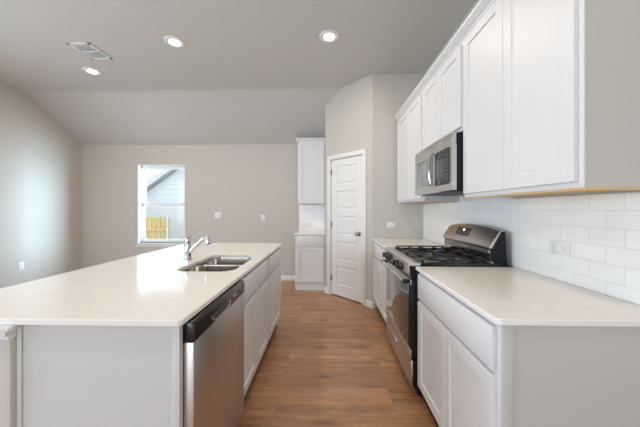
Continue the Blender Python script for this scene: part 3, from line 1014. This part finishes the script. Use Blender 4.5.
build(bx((MX + 0.006, CPY + 0.025, MZ0 + 0.060), (MX + 0.029, RY1 - 0.059, zt - 0.025), 0.001), 'window', M['mwglass'], md)
bm = bmesh.new()
hy = CPY + 0.013
hp = smooth_path([(MX - 0.002, hy, MZ0 + 0.045), (MX - 0.028, hy, MZ0 + 0.075), (MX - 0.036, hy, MZ0 + 0.165), (MX - 0.028, hy, zt - 0.040), (MX - 0.002, hy, zt - 0.012)], 7)
tube(bm, hp, 0.0105, 14)
build(bm, 'handle', M['chrome'], md)
bm = bmesh.new()
ring(bm, MX, MX + 0.030, RY0 + 0.002, CPY - 0.002, MZ0, zt, (0.030, 0.004, 0.050, 0.016))
build(bm, 'control_surround', M['steel_v'], mw)
bm = bmesh.new()
pts = rrect(RY0 + 0.030, CPY - 0.006, MZ0 + 0.046, zt - 0.014, 0.03)
prism(bm, pts, lambda p, h: (h, p[0], p[1]), MX - 0.0015, MX + 0.02)
mp_ = build(bm, 'control_panel', M['plasticblack'], mw)
build(bx((MX - 0.003, RY0 + 0.120, MZ0 + 0.095), (MX + 0.002, CPY - 0.03, zt - 0.075), 0.001), 'keypad', M['greyplastic'], mp_)
build(bx((MX - 0.003, RY0 + 0.120, zt - 0.068), (MX + 0.002, CPY - 0.04, zt - 0.042), 0.001), 'display', M['display'], mp_)
for r_ in range(7):
    build(bx((MX - 0.003, RY0 + 0.060, MZ0 + 0.085 + 0.026 * r_), (MX + 0.002, RY0 + 0.105, MZ0 + 0.094 + 0.026 * r_), 0.0005), 'button', M['greyplastic'], mp_)
build(bx((MX + 0.05, RY0 + 0.03, MZ0 - 0.004), (1.20, RY1 - 0.03, MZ0 + 0.007), 0.002), 'bottom_vent', M['ventslot'], mw)
build(bx((MX + 0.004, RY0 + 0.004, MZ0 - 0.008), (MX + 0.09, RY0 + 0.18, MZ0 + 0.006), 0.002), 'bottom_lip', M['black'], mw)

# ------------------------------------------------------------------ backsplashes
bm = bmesh.new()
box(bm, (XR - 0.008, -0.6, CT + 0.0005), (XR - 0.0005, PY - 0.0005, UZ0 - 0.011))
box(bm, (XR - 0.008, BN1 + 0.006, UZ0 - 0.011), (XR - 0.0005, 2.545, 1.416))
tag(build(bm, 'tile_backsplash', M['tile_y']), 'glossy white subway tile backsplash on the right wall above the worktops', 'backsplash')
bm = bmesh.new()
box(bm, (XN0 + 0.0, YB - 0.008, CT + 0.0005), (XN1, YB - 0.0005, 1.371))
tag(build(bm, 'tile_backsplash', M['tile_x']), 'small cream tile backsplash on the back wall between the narrow cabinets', 'backsplash')

# ------------------------------------------------------------------ outlets and switches
def plate(name, label, cat, mtx, w, h, kind):
    """centre of the plate at the frame's origin, on the wall surface"""
    t = thing(name, mtx @ Vector((0, 0, 0)), label, cat)
    bm = bmesh.new(); box(bm, (-w / 2, -h / 2, 0.0005), (w / 2, h / 2, 0.006), 0.003, 2, mtx)
    build(bm, 'face_plate', M['plate'], t)
    if kind == 'outlet_h':
        for s in (-1, 1):
            bm = bmesh.new(); box(bm, (s * 0.027 - 0.016, -0.015, 0.004), (s * 0.027 + 0.016, 0.015, 0.0085), 0.004, 2, mtx)
            r = build(bm, 'receptacle', M['plate'], t)
            bm = bmesh.new()
            for q in (-0.006, 0.006):
                box(bm, (s * 0.027 - 0.006, q - 0.001, 0.0075), (s * 0.027 + 0.003, q + 0.001, 0.0088), 0, 1, mtx)
            build(bm, 'slot', M['slot'], r)
    elif kind == 'outlet_v':
        for s in (-1, 1):
            bm = bmesh.new(); box(bm, (-0.015, s * 0.027 - 0.016, 0.004), (0.015, s * 0.027 + 0.016, 0.0085), 0.004, 2, mtx)
            build(bm, 'receptacle', M['plate'], t)
    else:
        n = kind
        for k in range(n):
            c = (k - (n - 1) / 2) * 0.046
            bm = bmesh.new(); box(bm, (c - 0.016, -0.033, 0.004), (c + 0.016, 0.033, 0.0085), 0.002, 2, mtx)
            build(bm, 'rocker', M['plate'], t)
    return t
plate('wall_outlet', 'white horizontal outlet plate on the tile backsplash above the near worktop', 'outlet', frame((XR - 0.008, 1.449, 1.080), (0, 1, 0), (-1, 0, 0)), 0.118, 0.074, 'outlet_h')
plate('wall_outlet', 'white horizontal outlet plate on the pantry wall above the far worktop', 'outlet', frame((0.862, PY, 1.082), (1, 0, 0), (0, -1, 0)), 0.118, 0.074, 'outlet_h')
plate('light_switch', 'wide white switch plate on the back wall nearer the window', 'switch', frame((-1.967, YB, 1.178), (1, 0, 0), (0, -1, 0)), 0.116, 0.116, 2)
plate('light_switch', 'narrow white switch plate on the back wall nearer the narrow cabinets', 'switch', frame((-1.135, YB, 1.130), (1, 0, 0), (0, -1, 0)), 0.074, 0.116, 1)
plate('wall_outlet', 'white outlet plate low on the left wall above the island edge', 'outlet', frame((XL, 3.82, 0.44), (0, 1, 0), (1, 0, 0)), 0.074, 0.118, 'outlet_v')

# ------------------------------------------------------------------ ceiling fixtures
CANW = 6.6
def can(x, y, label):
    t = thing('recessed_light', (x, y, ZC - 0.012), label, 'light', 'recessed ceiling lights')
    bm = bmesh.new()
    lathe(bm, [(0.100, 0.012), (0.100, 0.008), (0.092, 0.002), (0.066, 0.0), (0.055, 0.004), (0.052, 0.0118)], (x, y, ZC - 0.0122), (0, 0, 1), 36)
    build(bm, 'trim_ring', M['trim'], t)
    bm = bmesh.new()
    lathe(bm, [(0.054, 0.006), (0.050, -0.001), (0.032, -0.005), (0.0, -0.007)], (x, y, ZC - 0.0125), (0, 0, 1), 30)
    build(bm, 'lens', M['lamp'], t, 'glowing white lens')
    l = area('downlight_beam', (x, y, ZC - 0.026), (0, 0, 0), 0.12, 0.12, CANW, (1.0, 0.84, 0.66), 'DISK')
    l.parent = t
    l.location = (0, 0, -0.014)
can(-1.58, 2.745, 'recessed ceiling light over the island, middle one of the three')
can(0.045, 2.70, 'recessed ceiling light over the aisle, nearest the pantry')
can(-2.97, 3.30, 'recessed ceiling light beside the air vent, nearest the left wall')

for x, y in ((-1.58, 0.45), (0.045, 0.45)):  # extra fixtures added out of view to brighten the near worktops
    can(x, y, 'added recessed ceiling light, out of view, brightening the near worktops')

vt = thing('air_vent', (-2.61, 2.885, ZC - 0.01), 'white rectangular ceiling air vent beside a recessed light', 'vent')
vx0, vx1, vy0, vy1 = -2.735, -2.488, 2.730, 3.040
bm = bmesh.new()
fwv = 0.030
za, zb = ZC - 0.010, ZC - 0.0005
box(bm, (vx0, vy0, za), (vx0 + fwv, vy1, zb), 0.003); box(bm, (vx1 - fwv, vy0, za), (vx1, vy1, zb), 0.003)
box(bm, (vx0, vy0, za), (vx1, vy0 + fwv, zb), 0.003); box(bm, (vx0, vy1 - fwv, za), (vx1, vy1, zb), 0.003)
box(bm, (vx0, (vy0 + vy1) / 2 - 0.008, za), (vx1, (vy0 + vy1) / 2 + 0.008, zb), 0.002)
build(bm, 'vent_frame', M['trim'], vt)
build(bx((vx0 + 0.02, vy0 + 0.02, ZC - 0.003), (vx1 - 0.02, vy1 - 0.02, ZC - 0.0005)), 'backing', M['ventslot'], vt)
bm = bmesh.new()
nsl = 12
for k in range(nsl):
    y = vy0 + fwv + 0.006 + (vy1 - vy0 - 2 * fwv - 0.012) * (k + 0.5) / nsl
    box(bm, (vx0 + fwv - 0.002, y - 0.006, ZC - 0.008), (vx1 - fwv + 0.002, y + 0.002, ZC - 0.006), 0)
build(bm, 'louvre', M['trim'], vt)

for o in bpy.data.objects:
    if '_w' in o.keys():
        del o['_w']
